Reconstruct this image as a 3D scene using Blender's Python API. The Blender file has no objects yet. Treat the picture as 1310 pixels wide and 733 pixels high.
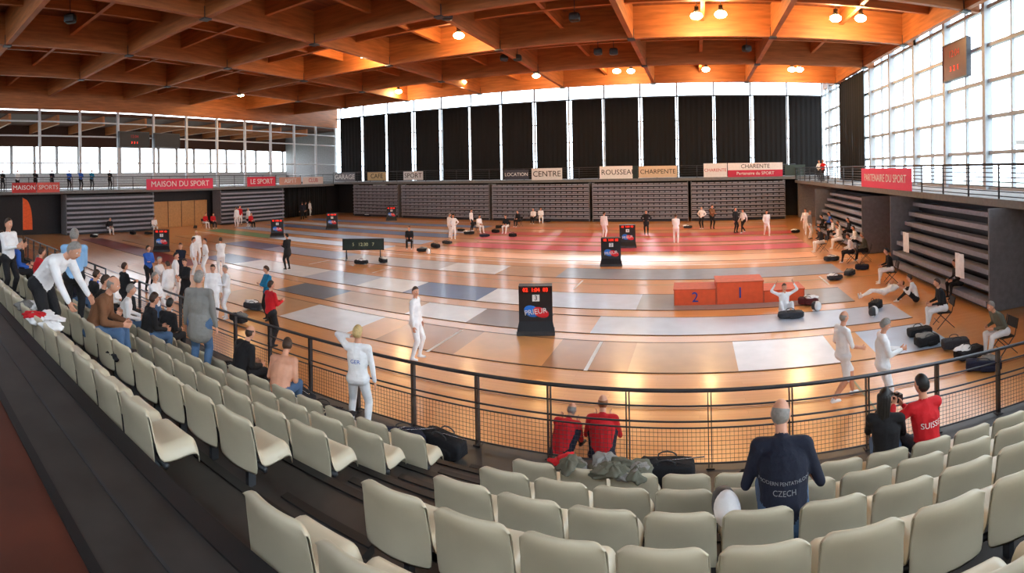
import bpy, math, random
import numpy as np
from mathutils import Vector, Matrix
from mathutils.bvhtree import BVHTree
random.seed(7)
scene = bpy.context.scene

# ------------------------------------------------------------------ camera
F = 655.0; HOR = 221.4; CAMZ = 4.5; YAW = -0.359; ROLL = 0.0171
fwd = Vector((math.sin(YAW), math.cos(YAW), 0)); r0 = Vector((math.cos(YAW), -math.sin(YAW), 0)); u0 = Vector((0, 0, 1))
right = r0*math.cos(ROLL) - u0*math.sin(ROLL); up = u0*math.cos(ROLL) + r0*math.sin(ROLL)
cam = bpy.data.cameras.new('camera'); camo = bpy.data.objects.new('camera', cam); scene.collection.objects.link(camo)
R = Matrix((right, up, -fwd)).transposed().to_4x4()
camo.matrix_world = Matrix.Translation((0, 0, CAMZ)) @ R
cam.type = 'PANO'; cam.clip_start = 0.05; cam.clip_end = 500
scene.camera = camo
cc = cam.cycles if hasattr(cam, 'cycles') and hasattr(cam.cycles, 'panorama_type') else cam
try:
    cc.panorama_type = 'CENTRAL_CYLINDRICAL'
    cc.central_cylindrical_radius = 1.0
    cc.central_cylindrical_range_u_min = -1.0; cc.central_cylindrical_range_u_max = 1.0
    cc.central_cylindrical_range_v_min = -(733-HOR)/F; cc.central_cylindrical_range_v_max = HOR/F
except Exception as e:
    cc.panorama_type = 'EQUIRECTANGULAR'
    cc.longitude_min = -1.0; cc.longitude_max = 1.0
    cc.latitude_min = -math.atan((733-HOR)/F); cc.latitude_max = math.atan(HOR/F)
try:
    scene.view_settings.view_transform = 'Standard'; scene.view_settings.exposure = .5
except Exception: pass

def spot(px, py, z=0.0):
    """survey: point on the horizontal plane z seen in that direction"""
    th = (px-655)/F; v = (HOR-py)/F
    d = right*math.sin(th) + up*v + fwd*math.cos(th)
    t = (z-CAMZ)/d.z
    return Vector((0, 0, CAMZ)) + d*t
def az(px): return (px-890)/F
def XatY(px, Y): return Y*math.tan(az(px))

# ------------------------------------------------------------------ materials
def lin(c):
    return tuple(((v/255.0)/12.92 if v/255.0 <= 0.04045 else ((v/255.0+0.055)/1.055)**2.4) for v in c)
_m = {}
def M(name, col, rough=.6, metal=0., var=.12, scale=6., bump=0., emit=0., coat=0., stretch=(1, 1, 1), bscale=None):
    if name in _m: return _m[name]
    m = bpy.data.materials.new(name); m.use_nodes = True; nt = m.node_tree; N = nt.nodes; L = nt.links
    b = N['Principled BSDF']; c = lin(col)
    tc = N.new('ShaderNodeTexCoord'); mp = N.new('ShaderNodeMapping'); mp.inputs['Scale'].default_value = stretch
    nz = N.new('ShaderNodeTexNoise'); nz.inputs['Scale'].default_value = scale; nz.inputs['Detail'].default_value = 4
    L.new(tc.outputs['Object'], mp.inputs['Vector']); L.new(mp.outputs['Vector'], nz.inputs['Vector'])
    cr = N.new('ShaderNodeValToRGB'); cr.color_ramp.elements[0].position = .3; cr.color_ramp.elements[1].position = .7
    cr.color_ramp.elements[0].color = tuple(max(0, v*(1-var)) for v in c)+(1,)
    cr.color_ramp.elements[1].color = tuple(min(1, v*(1+var)) for v in c)+(1,)
    L.new(nz.outputs['Fac'], cr.inputs['Fac']); L.new(cr.outputs['Color'], b.inputs['Base Color'])
    b.inputs['Roughness'].default_value = rough; b.inputs['Metallic'].default_value = metal
    b.inputs['Coat Weight'].default_value = coat; b.inputs['Coat Roughness'].default_value = .16
    if bump:
        n2 = N.new('ShaderNodeTexNoise'); n2.inputs['Scale'].default_value = bscale or scale*2; n2.inputs['Detail'].default_value = 3
        L.new(tc.outputs['Object'], n2.inputs['Vector'])
        bp = N.new('ShaderNodeBump'); bp.inputs['Strength'].default_value = bump; bp.inputs['Distance'].default_value = .03
        L.new(n2.outputs['Fac'], bp.inputs['Height']); L.new(bp.outputs['Normal'], b.inputs['Normal'])
    if emit:
        L.new(cr.outputs['Color'], b.inputs['Emission Color']); b.inputs['Emission Strength'].default_value = emit
    _m[name] = m; return m
def cloth(name, col): return M('cloth_'+name, col, .85, var=.1, scale=5, bump=.6, bscale=14)

GLASS = bpy.data.materials.new('window_glass'); GLASS.use_nodes = True
nt = GLASS.node_tree; nt.nodes.remove(nt.nodes['Principled BSDF'])
tr = nt.nodes.new('ShaderNodeBsdfTransparent'); gl = nt.nodes.new('ShaderNodeBsdfGlossy'); mx = nt.nodes.new('ShaderNodeMixShader')
gl.inputs['Roughness'].default_value = .02; tr.inputs['Color'].default_value = (.95, .98, 1, 1); mx.inputs['Fac'].default_value = .05
nt.links.new(tr.outputs[0], mx.inputs[1]); nt.links.new(gl.outputs[0], mx.inputs[2]); nt.links.new(mx.outputs[0], nt.nodes['Material Output'].inputs['Surface'])

# sports floor
FLOOR = bpy.data.materials.new('parquet_floor'); FLOOR.use_nodes = True
nt = FLOOR.node_tree; N = nt.nodes; L = nt.links; b = N['Principled BSDF']
tc = N.new('ShaderNodeTexCoord')
br = N.new('ShaderNodeTexBrick'); br.inputs['Scale'].default_value = 1.0; br.inputs['Brick Width'].default_value = 1.8; br.inputs['Row Height'].default_value = .13
br.inputs['Mortar Size'].default_value = .002
br.inputs['Color1'].default_value = lin((240, 172, 106))+(1,); br.inputs['Color2'].default_value = lin((234, 162, 94))+(1,); br.inputs['Mortar'].default_value = lin((204, 134, 74))+(1,)
nz = N.new('ShaderNodeTexNoise'); nz.inputs['Scale'].default_value = .25; nz.inputs['Detail'].default_value = 3
mx = N.new('ShaderNodeMixRGB'); mx.blend_type = 'MULTIPLY'; mx.inputs['Fac'].default_value = .2
cr = N.new('ShaderNodeValToRGB'); cr.color_ramp.elements[0].color = (.88, .8, .7, 1); cr.color_ramp.elements[1].color = (1, 1, 1, 1); cr.color_ramp.elements[0].position = .35; cr.color_ramp.elements[1].position = .65
L.new(tc.outputs['Object'], br.inputs['Vector']); L.new(tc.outputs['Object'], nz.inputs['Vector']); L.new(nz.outputs['Fac'], cr.inputs['Fac'])
L.new(br.outputs['Color'], mx.inputs['Color1']); L.new(cr.outputs['Color'], mx.inputs['Color2']); L.new(mx.outputs['Color'], b.inputs['Base Color'])
b.inputs['Roughness'].default_value = .30; b.inputs['Coat Weight'].default_value = .7; b.inputs['Coat Roughness'].default_value = .17

WOOD = M('glulam_timber', (176, 108, 60), .55, var=.25, scale=1.2, stretch=(.6, .6, 6))
WOODD = M('timber_deck', (118, 66, 38), .7, var=.25, scale=1.0, stretch=(4, .5, 1))
WALLD = M('dark_wall_panel', (38, 36, 40), .7)
WALLG = M('grey_wall_paint', (150, 150, 150), .7)
WHITEM = M('white_steel', (205, 208, 212), .45, var=.05)
STEEL = M('grey_steel', (70, 72, 76), .45, metal=.4)
RAILM = M('rail_dark_steel', (66, 64, 66), .4, metal=.5)
CURT = M('black_curtain', (13, 13, 15), .9, var=.3, scale=2, stretch=(6, 6, .2))
CREAM = M('cream_plastic_seat', (206, 196, 170), .34, var=.05, scale=3)
TIER = M('stand_concrete_dark', (60, 57, 55), .42, var=.25, scale=3)
TIERB = M('stand_brown_floor', (84, 40, 26), .55, var=.3, scale=2)
NOSE = M('step_nosing', (30, 30, 32), .5)
BLACK = M('black_plastic', (18, 18, 20), .45)
WHITE = M('white_paint', (235, 235, 232), .5, var=.03)
RED = M('red_paint', (190, 30, 30), .5)
LED = M('red_led', (255, 40, 20), .5, emit=2.5)
BLEA = M('bleacher_grey', (146, 148, 160), .5, var=.1)
BLEAD = M('bleacher_dark', (50, 51, 60), .6)

# ------------------------------------------------------------------ mesh builder
class B:
    def __init__(s): s.v = []; s.f = []; s.m = []; s.s = []; s.mats = []
    def mi(s, mat):
        if mat not in s.mats: s.mats.append(mat)
        return s.mats.index(mat)
    def add(s, V, Fc, mat, smooth=False):
        o = len(s.v); s.v.extend([tuple(p) for p in V])
        ml = mat if isinstance(mat, list) else None
        k = None if ml else s.mi(mat)
        for i, f in enumerate(Fc):
            s.f.append(tuple(a+o for a in f)); s.m.append(s.mi(ml[i]) if ml else k); s.s.append(smooth)
    def box(s, x0, x1, y0, y1, z0, z1, mat):
        V = [(x0, y0, z0), (x1, y0, z0), (x1, y1, z0), (x0, y1, z0), (x0, y0, z1), (x1, y0, z1), (x1, y1, z1), (x0, y1, z1)]
        s.add(V, [(0, 3, 2, 1), (4, 5, 6, 7), (0, 1, 5, 4), (1, 2, 6, 5), (2, 3, 7, 6), (3, 0, 4, 7)], mat)
    def obox(s, c, sz, mat, mtx=None):
        V = []
        for dz in (-.5, .5):
            for dx, dy in ((-.5, -.5), (.5, -.5), (.5, .5), (-.5, .5)):
                p = Vector((dx*sz[0], dy*sz[1], dz*sz[2]))
                if mtx: p = mtx @ p
                V.append(p+Vector(c))
        s.add(V, [(0, 3, 2, 1), (4, 5, 6, 7), (0, 1, 5, 4), (1, 2, 6, 5), (2, 3, 7, 6), (3, 0, 4, 7)], mat)
    def cap(s, p0, p1, r0, r1, mat, n=8, ref=None, hemi=False):
        V, Fc = capsule(p0, p1, r0, r1, n, ref, hemi); s.add(V, Fc, mat, True)
    def tube(s, p0, p1, r, mat, n=6): s.cap(p0, p1, (r, r), (r, r), mat, n)
    def path(s, pts, r, mat, n=6):
        for a, b_ in zip(pts[:-1], pts[1:]): s.cap(a, b_, (r, r), (r, r), mat, n, hemi=True)
    def ell(s, c, r, mat, nu=14, nv=9, pw=1.0, mtx=None, noise=0, wrinkle=0):
        V = []; Fc = []
        sp = lambda a: math.copysign(abs(a)**pw, a)
        w1, w2, w3 = [random.uniform(0, 6) for _ in range(3)]
        for j in range(nv+1):
            t = math.pi*j/nv
            for i in range(nu):
                p = 2*math.pi*i/nu
                q = Vector((r[0]*sp(math.sin(t))*sp(math.cos(p)), r[1]*sp(math.sin(t))*sp(math.sin(p)), r[2]*sp(math.cos(t))))
                if noise: q *= 1+random.uniform(-noise, noise)
                if wrinkle: q *= 1+wrinkle*(math.sin(3*p+w1+2*t)+.6*math.sin(7*p-3*t+w2)+.5*math.sin(5*t+w3+4*p))
                if mtx: q = mtx @ q
                V.append(q+Vector(c))
        for j in range(nv):
            for i in range(nu):
                a = j*nu+i; b_ = j*nu+(i+1) % nu
                Fc.append((a, a+nu, b_+nu, b_))
        s.add(V, Fc, mat, True)
    def text(s, txt, size, mtx, mat, ex=.004):
        cu = bpy.data.curves.new('t', 'FONT'); cu.body = txt; cu.size = size; cu.extrude = ex; cu.align_x = 'CENTER'; cu.align_y = 'CENTER'; cu.resolution_u = 3
        o = bpy.data.objects.new('t', cu); scene.collection.objects.link(o)
        me = o.to_mesh(); V = [mtx @ v.co for v in me.vertices]; Fc = [tuple(p.vertices) for p in me.polygons]
        s.add(V, Fc, mat); o.to_mesh_clear(); bpy.data.objects.remove(o); bpy.data.curves.remove(cu)
    def mesh(s, name):
        me = bpy.data.meshes.new(name); me.from_pydata(s.v, [], s.f)
        for m in s.mats: me.materials.append(m)
        me.polygons.foreach_set('material_index', s.m); me.polygons.foreach_set('use_smooth', s.s); me.update(); return me
    def make(s, name, loc=(0, 0, 0), rz=0, parent=None):
        return place(s.mesh(name), name, loc, rz, parent)
def place(me, name, loc=(0, 0, 0), rz=0, parent=None):
    o = bpy.data.objects.new(name, me); scene.collection.objects.link(o); o.location = loc; o.rotation_euler = (0, 0, rz)
    if parent: o.parent = parent
    return o

def capsule(p0, p1, r0, r1, n=12, ref=None, hemi=True):
    p0 = Vector(p0); p1 = Vector(p1); d = p1-p0; Ln = d.length
    d = d/Ln if Ln > 1e-6 else Vector((0, 0, 1))
    ref = Vector(ref) if ref else (Vector((1, 0, 0)) if abs(d.x) < .9 else Vector((0, 1, 0)))
    u = (ref - d*ref.dot(d)); u = u.normalized() if u.length > 1e-4 else d.orthogonal().normalized(); w = d.cross(u)
    rings = []
    if hemi:
        for a in (80, 50, 22): rings.append((p0 - d*math.sin(math.radians(a))*min(r0), math.cos(math.radians(a)), r0))
    rings.append((p0, 1, r0)); rings.append((p1, 1, r1))
    if hemi:
        for a in (22, 50, 80): rings.append((p1 + d*math.sin(math.radians(a))*min(r1), math.cos(math.radians(a)), r1))
    V = []; Fc = []
    for c, k, r in rings:
        for i in range(n):
            t = 2*math.pi*i/n; V.append(c + u*(r[0]*k*math.cos(t)) + w*(r[1]*k*math.sin(t)))
    for j in range(len(rings)-1):
        for i in range(n):
            a = j*n+i; b_ = j*n+(i+1) % n; Fc.append((a, b_, b_+n, a+n))
    Fc.append(tuple(range(n-1, -1, -1))); o = (len(rings)-1)*n; Fc.append(tuple(o+i for i in range(n)))
    return V, Fc

def remeshed(V, Fc, voxel, smooth_it=3):
    me = bpy.data.meshes.new('tmp'); me.from_pydata([tuple(v) for v in V], [], Fc)
    o = bpy.data.objects.new('tmp', me); scene.collection.objects.link(o)
    r = o.modifiers.new('r', 'REMESH'); r.mode = 'VOXEL'; r.voxel_size = voxel
    if smooth_it:
        sm = o.modifiers.new('s', 'SMOOTH'); sm.factor = .5; sm.iterations = smooth_it
    dg = bpy.context.evaluated_depsgraph_get(); dg.update()
    ev = o.evaluated_get(dg); m2 = ev.to_mesh()
    VV = np.empty(len(m2.vertices)*3); m2.vertices.foreach_get('co', VV); VV = VV.reshape(-1, 3)
    FF = [tuple(p.vertices) for p in m2.polygons]
    ev.to_mesh_clear(); bpy.data.objects.remove(o); bpy.data.meshes.remove(me)
    return VV, FF

# ------------------------------------------------------------------ room shell
YB = 48.5; XR = 12.5; XL = -41.0; ZD = 13.2
b = B(); b.box(-52, XR+.3, -6, YB+.3, -.2, 0, FLOOR); b.make('floor')
b = B(); b.box(-120, 90, -60, 140, -.5, -.25, M('outside_ground', (150, 158, 146), .9)); b.make('ground_outside')
b = B(); b.box(-52, XR+.6, -6, YB+.6, ZD, ZD+.3, WOODD); b.make('ceiling')
# beam grid
b = B(); zb = 11.5
XS = [4.2-7.5*k for k in range(-1, 6)]; YS = [-1+7*k for k in range(0, 7)]
for y in YS: b.box(XL+.3, XR-.1, y-.13, y+.13, zb, ZD, WOOD)
for x in XS: b.box(x-.13, x+.13, -5.5, 41, zb+.02, ZD, WOOD)
b.make('ceiling_beam_grid')
b = B()
for y in YS[:-1]: b.box(XL+.3, XR-.1, y+3.4, y+3.6, zb+.75, ZD, WOOD)
for x in XS: b.box(x-3.85, x-3.65, -5.5, 41, zb+.8, ZD, WOOD)
b.make('ceiling_purlin_grid')
b = B()
for x in XS:
    for y in YS:
        b.box(x-.2, x+.2, y-.2, y+.2, zb-.06, zb, STEEL)
        b.box(x-.16, x+.16, y-.16, y+.16, zb, zb+.5, STEEL)
b.make('beam_connector_plates')
# walls
b = B(); b.box(XL-9, XR, YB, YB+.3, 0, 3.8, WALLD); b.make('wall_back')
b = B(); b.box(XR, XR+.3, -6, YB, 0, 3.4, M('right_wall_paint', (96, 92, 92), .7)); b.make('wall_right')
b = B(); b.box(XL, XL+.3, -6, YB, 0, 3.6, WALLD)
b.box(XL, XL+.3, -6, YB, 10.4, ZD, WOOD); b.make('wall_left')
b = B(); RW = M('rear_wall', (130, 118, 108), .8); b.box(-52, XR+.3, -6.3, -6, 0, 9.9, RW); b.box(-52, XR+.3, -6.3, -6, 12.2, ZD, RW)  # unseen rear wall; high window band added and sized for fill light
for k in range(18): b.box(-51+3.6*k-.1, -51+3.6*k+.1, -6.25, -6.0, 9.9, 12.2, WHITEM)
b.make('wall_rear')
# back glazing
b = B(); MX = [12.3-3.5*k for k in range(0, 16)]
for x in MX: b.box(x-.07, x+.07, YB, YB+.22, 3.8, ZD, WHITEM)
for z in (3.8, 5.6, 7.4, 9.2, 11.55): b.box(XL, XR, YB+.04, YB+.14, z-.05, z+.05, WHITEM)
b.box(XL, XR, YB+.1, YB+.11, 3.8, ZD, GLASS); b.make('window_1')
b = B()
for i, x in enumerate(MX[:-1]):
    g = .12 + (.25 if i in (6, 11) else 0) + (.12 if i % 3 == 1 else 0)
    x1 = x-.13; x0 = x-3.5+g; n = 22; V = []; Fc = []
    for k in range(n+1):
        xx = x0+(x1-x0)*k/n; yy = YB-.22+.03*math.sin(k*1.9)
        V += [(xx, yy, 3.85), (xx, yy, 11.45)]
    for k in range(n): Fc.append((2*k, 2*k+2, 2*k+3, 2*k+1))
    b.add(V, Fc, CURT, True)
b.box(XL, XR, YB-.3, YB-.15, 11.42, 11.5, STEEL)
b.make('blackout_curtain')
# right glazing
b = B(); PY = [34.6+3.8*k for k in range(-9, 4)]; FRM = M('window_frame_grey', (168, 172, 176), .5, var=.05)
for y in PY:
    b.box(XR-.25, XR+.14, y-.13, y+.13, 3.4, 12.2, FRM)
    b.box(XR-.06, XR+.1, y+1.85, y+1.96, 3.4, 12.2, FRM)
for z in (3.5, 5.1, 6.7, 8.3, 9.9, 11.6): b.box(XR-.08, XR+.12, -3, YB, z-.08, z+.08, FRM)
b.box(XR+.04, XR+.05, -3, YB, 3.4, 12.2, GLASS); b.make('window_2')
b = B(); b.box(XR-.1, XR+.2, -6, YB, 12.1, ZD, WOOD); b.make('trim_1')
b = B(); V = []; Fc = []; n = 40
for k in range(n+1):
    yy = 35.2+6.2*k/n; xx = XR-.45+.07*math.sin(k*1.7); V += [(xx, yy, 3.5), (xx, yy, 11.6)]
for k in range(n): Fc.append((2*k, 2*k+2, 2*k+3, 2*k+1))
b.add(V, Fc, CURT, True); b.make('side_curtain')
b = B(); b.box(30, 38, -20, 40, -.25, 6.6, M('neighbour_facade', (140, 140, 136), .9))
for k in range(16):
    for z in (1.5, 4.2): b.box(29.9, 30.0, -17+3.6*k, -15.4+3.6*k, z, z+1.6, M('facade_window', (90, 100, 110), .3))
b.box(29.5, 38.5, -21, 41, 6.6, 7.0, M('facade_roof', (120, 112, 106), .8)); b.make('neighbour_building')
# left glazing and foyer behind
b = B()
for k in range(-4, 11):
    y = 12.2+3.6*k
    if y > YB: continue
    b.box(XL+.02, XL+.25, y-.1, y+.1, 3.6, 10.4, WHITEM)
for z in (5.9, 8.2, 9.4): b.box(XL+.1, XL+.2, -6, YB, z-.06, z+.06, WHITEM)
b.make('window_3')
FD = M('foyer_ceiling', (80, 50, 34), .8); FW = M('foyer_wall', (206, 208, 210), .7)
b = B(); b.box(-50, XL, -6, YB, 3.3, 3.59, WALLG); b.make('foyer_floor')
b = B(); b.box(-50.2, -50, -6, YB, 3.6, 5.2, FW); b.box(-50.2, -50, -6, YB, 7.9, 10.4, FD)
for k in range(0, 24): b.box(-50.15, -49.95, -5+2.4*k, -4.7+2.4*k, 5.2, 7.9, FW)
b.box(-50, XL, YB, YB+.2, 3.8, 13.2, WALLG); b.make('foyer_wall_panel')
b = B(); b.box(-50.2, XL, -6, YB+.2, 10.0, 10.3, FD)
for k in range(12): b.box(-50, XL, -3+4.2*k, -2.8+4.2*k, 9.2, 10.0, WOOD)
b.make('foyer_ceiling_panel')
# galleries
b = B(); b.box(XL, XR, 46.0, YB, 3.55, 3.8, M('slab_concrete', (120, 118, 116), .8)); b.make('gallery_floor_back')
b = B(); b.box(9.0, XR, 3, 46.0, 3.2, 3.45, M('slab_concrete', (120, 118, 116), .8)); b.make('gallery_floor_right')
b = B(); b.box(XL, -39.3, -5, 46.0, 3.35, 3.6, M('slab_concrete', (120, 118, 116), .8)); b.make('gallery_floor_left')
def rail(name, p0, p1, h, posts, r=.022, bars=5):
    b = B(); p0 = Vector(p0); p1 = Vector(p1); d = p1-p0; n = max(1, int(d.length/posts))
    b.tube(p0+Vector((0, 0, h)), p1+Vector((0, 0, h)), r*1.3, RAILM)
    for k in range(bars): z = h*(k+.6)/(bars+.4); b.tube(p0+Vector((0, 0, z)), p1+Vector((0, 0, z)), r*.5, RAILM, 4)
    for k in range(n+1): q = p0+d*(k/n); b.tube(q, q+Vector((0, 0, h)), r, RAILM)
    return b.make(name)
rail('gallery_railing', (XL+1.5, 46.15, 3.8), (XR-3.4, 46.15, 3.8), 1.1, 1.75, .03)
rail('gallery_railing', (9.1, 4, 3.45), (9.1, 46, 3.45), 1.1, 1.9, .035, 7)
rail('gallery_railing', (-39.4, -4, 3.6), (-39.4, 46, 3.6), 1.1, 1.8, .03)
# corner walls
b = B(); b.box(9.3, 12.4, 46.0, 46.3, 0, 3.5, WALLG); b.make('trim_2')
b = B(); b.box(-33.6, -31.9, 46.0, 46.4, 0, 3.5, WALLG); b.make('trim_3')
b = B()
for k in range(30):
    y = 38.4+.25*k
    b.cap((-40.4+.06*math.sin(k*2), y, .02), (-40.4+.06*math.sin(k*2), y, 3.3), (.14, .14), (.14, .14), CURT, 6)
b.make('entrance_curtain')
b = B(); b.box(-40.6, -40.2, 22.6, 28.4, .02, 2.4, M('birch_panel', (190, 140, 86), .5))
for k in range(1, 4): b.box(-40.2, -40.17, 22.6+1.45*k-.02, 22.6+1.45*k+.02, .02, 2.4, WALLD)
b.make('door_1')
b = B(); b.box(12.2, 12.45, 21.6, 24.6, .02, 2.5, M('orange_door', (190, 104, 46), .5)); b.box(12.15, 12.2, 23.05, 23.13, 1.0, 1.2, STEEL); b.make('door_2')

# retracted bleachers
def bleacher(name, length, rows, zt, loc, rz, depth=1.3, extra=0, seats=True):
    b = B(); dz = (zt-.25)/rows
    b.box(-length/2, length/2, .25+extra, depth+extra, .02, zt-.1, BLEAD)
    for k in range(rows):
        z = .3+dz*k; y = extra*k/rows
        b.box(-length/2, length/2, y, y+.45, z, z+.06, BLEAD if seats else BLEA)
        b.box(-length/2, length/2, y-.02, y+.02, z-(.02 if seats else .09), z+.08, BLEA)
        if not seats: b.box(-length/2, length/2, y+.3, y+.34, z-dz*.7, z, BLEAD)
        n = int(length/.5)
        if seats:
            for i in range(n):
                x = -length/2+.05+i*.5*(length/(n*.5)); b.box(x, x+.40, y+.05, y+.2, z+.13, z+dz*.60, BLEA)
    for sx in (-1, 1): b.box(sx*length/2-.03, sx*length/2+.03, 0.1, depth+extra, .02, zt, M('bleacher_end_panel', (116, 116, 120), .5))
    return b.make(name, loc, rz)
segs = [(455, 512), (516, 628), (631, 755), (758, 880), (883, 1003)]
for a, c in segs:
    xa, xc = XatY(a, 45.5), XatY(c, 45.5)
    bleacher('retractable_bleacher', xc-xa-.1, 9, 3.5, ((xa+xc)/2, 44.9, 0), 0, 1.0)
bleacher('retractable_bleacher', 8.0, 7, 3.2, (8.3, 17.1, 0), -math.pi/2, 2.2, 1.4, False)
bleacher('retractable_bleacher', 10.4, 7, 3.0, (8.3, 30.3, 0), -math.pi/2, 2.2, 1.4, False)
bleacher('retractable_bleacher', 8.0, 8, 3.3, (-38.8, 17.8, 0), math.pi/2, 1.4, 0, False)
bleacher('retractable_bleacher', 8.2, 8, 3.3, (-38.8, 33.2, 0), math.pi/2, 1.4, 0, False)

# ------------------------------------------------------------------ banners
def banner(px0, px1, plane, zc, h, col, txt='', tcol=WHITE, side=None, sub=None):
    b = B()
    if plane[0] == 'Y':
        x0, x1 = XatY(px0, plane[1]), XatY(px1, plane[1]); w = x1-x0; loc = ((x0+x1)/2, plane[1], zc); rz = 0
    else:
        ya, yb = plane[1]/math.tan(az(px0)), plane[1]/math.tan(az(px1)); w = abs(ya-yb); loc = (plane[1], (ya+yb)/2, zc); rz = math.pi/2 if plane[1] < 0 else -math.pi/2
    b.box(-w/2, w/2, -.015, .015, -h/2, h/2, M('banner_%d_%d_%d' % col, col, .6, var=.04))
    rot = Matrix.Rotation(math.pi/2, 4, 'X')
    if sub:
        f0, f1, scol = sub; b.box(-w/2+w*f0, -w/2+w*f1, -.022, -.012, -h/2, h/2, M('banner_%d_%d_%d' % scol, scol, .6, var=.04))
    if txt:
        s = min(h*.8, w/len(txt)*1.5); b.text(txt, s, Matrix.Translation((0, -.028, 0)) @ rot, tcol)
    b.make('sponsor_banner', loc, rz)
TBLK = M('print_black', (25, 25, 28), .6); TRED = M('print_red', (190, 30, 50), .6)
G = ('Y', 46.05)
banner(428, 454, G, 4.35, 1.0, (120, 122, 128), 'GARAGE')
banner(470, 494, G, 4.4, .9, (196, 168, 120), 'CAFE', TBLK)
banner(516, 541, G, 4.4, .9, (206, 206, 210), 'SPORT', TBLK)
banner(645, 676, G, 4.35, .9, (60, 62, 74), 'LOCATION')
banner(680, 719, G, 4.35, 1.1, (226, 226, 226), 'CENTRE', TBLK)
banner(767, 816, G, 4.4, 1.15, (232, 232, 230), 'ROUSSEAU', TBLK, sub=(.86, 1, (20, 40, 35)))
banner(817, 866, G, 4.4, 1.05, (214, 190, 160), 'CHARPENTE', TBLK)
banner(900, 930, G, 4.45, 1.25, (228, 226, 224), 'CHARENTE', TRED)
banner(931, 1001, G, 4.75, .65, (236, 232, 230), 'CHARENTE', TBLK)
banner(931, 1001, G, 4.12, .62, (196, 40, 70), 'Partenaire du SPORT')
banner(1004, 1030, G, 4.35, 1.0, (50, 66, 60), '')
banner(1102, 1166, ('X', 9.0), 3.95, 1.0, (226, 76, 112), 'PARTENAIRE DU SPORT')
banner(187, 272, ('X', -39.3), 4.0, .95, (232, 60, 96), 'MAISON DU SPORT')
banner(316, 352, ('X', -39.3), 4.05, .95, (228, 50, 76), 'LE SPORT')
banner(357, 385, ('X', -39.3), 4.05, .8, (206, 150, 130), 'ASPTT')
banner(387, 413, ('X', -39.3), 4.05, .8, (226, 206, 196), 'CLUB', TRED)
banner(15, 46, ('X', -39.3), 3.9, .8, (206, 50, 50), 'MAISON')
banner(47, 76, ('X', -39.3), 3.9, .8, (226, 90, 80), 'SPORTS')
# scoreboards
def scoreboard(loc, rz, w, h, red=True, case=BLACK):
    b = B(); b.box(-w/2, w/2, -.1, .1, -h/2, h/2, case)
    for x0, x1, z0, z1 in ((-w/2, w/2, h/2, h/2+.06), (-w/2, w/2, -h/2-.06, -h/2), (-w/2-.06, -w/2, -h/2-.06, h/2+.06), (w/2, w/2+.06, -h/2-.06, h/2+.06)):
        b.box(x0, x1, -.13, .13, z0, z1, STEEL)
    rot = Matrix.Rotation(math.pi/2, 4, 'X')
    if red:
        b.text('12:04', h*.28, Matrix.Translation((0, -.11, h*.2)) @ rot, RED); b.text('3  2  1', h*.2, Matrix.Translation((0, -.11, -h*.22)) @ rot, LED)
    b.make('scoreboard', loc, rz)
scoreboard((-40.5, 20.8, 8.0), math.pi/2, 2.9, 1.3)
scoreboard((-40.5, 24.2, 8.0), math.pi/2, 2.6, 1.2, False)
scoreboard((12.1, 21.6, 9.6), -math.pi/2, 2.3, 1.7, True, M('scoreboard_maroon', (84, 34, 38), .4))

# ------------------------------------------------------------------ lamps
LAMPW = M('lamp_emitter', (255, 206, 132), .5, emit=90, var=.01)
lb = B()
lb.cap((0, 0, .20), (0, 0, .42), (.20, .20), (.10, .10), STEEL, 16); lb.ell((0, 0, .08), (.30, .30, .17), LAMPW, 18, 10)
lb.tube((0, 0, .4), (0, 0, 1.25), .02, STEEL); lb.box(-.1, .1, -.05, .05, .42, .54, BLACK)
lme = lb.mesh('high_bay_lamp')
for px, py in ((891, 22), (922, 20), (1069, 25), (1101, 25), (587, 47), (465, 72), (308, 122), (257, 137), (592, 106), (686, 98), (789, 92), (807, 92), (903, 90), (1013, 90), (1023, 90), (510, 118)):
    p = spot(px, py, 11.95); o = place(lme, 'high_bay_lamp', (p.x, p.y, 11.93))
    l = bpy.data.lights.new('lamp_light', 'POINT'); l.energy = 190; l.color = (1, .68, .36); l.shadow_soft_size = .2
    lo = bpy.data.objects.new('lamp_light', l); scene.collection.objects.link(lo); lo.parent = o; lo.location = (0, 0, -.35)
# ceiling loudspeakers
sb = B(); sb.ell((0, 0, 0), (.26, .22, .2), BLACK, pw=.5); sb.tube((0, 0, .15), (0, 0, 1.5), .02, STEEL); sb.box(-.2, .2, -.25, -.22, -.16, .12, STEEL)
sme = sb.mesh('ceiling_speaker')
for px, py in ((735, 22), (572, 20), (662, 74), (645, 74), (765, 66), (785, 66), (955, 62), (90, 24)):
    p = spot(px, py, 11.6); place(sme, 'ceiling_speaker', (p.x, p.y, 11.6), random.random())

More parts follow.
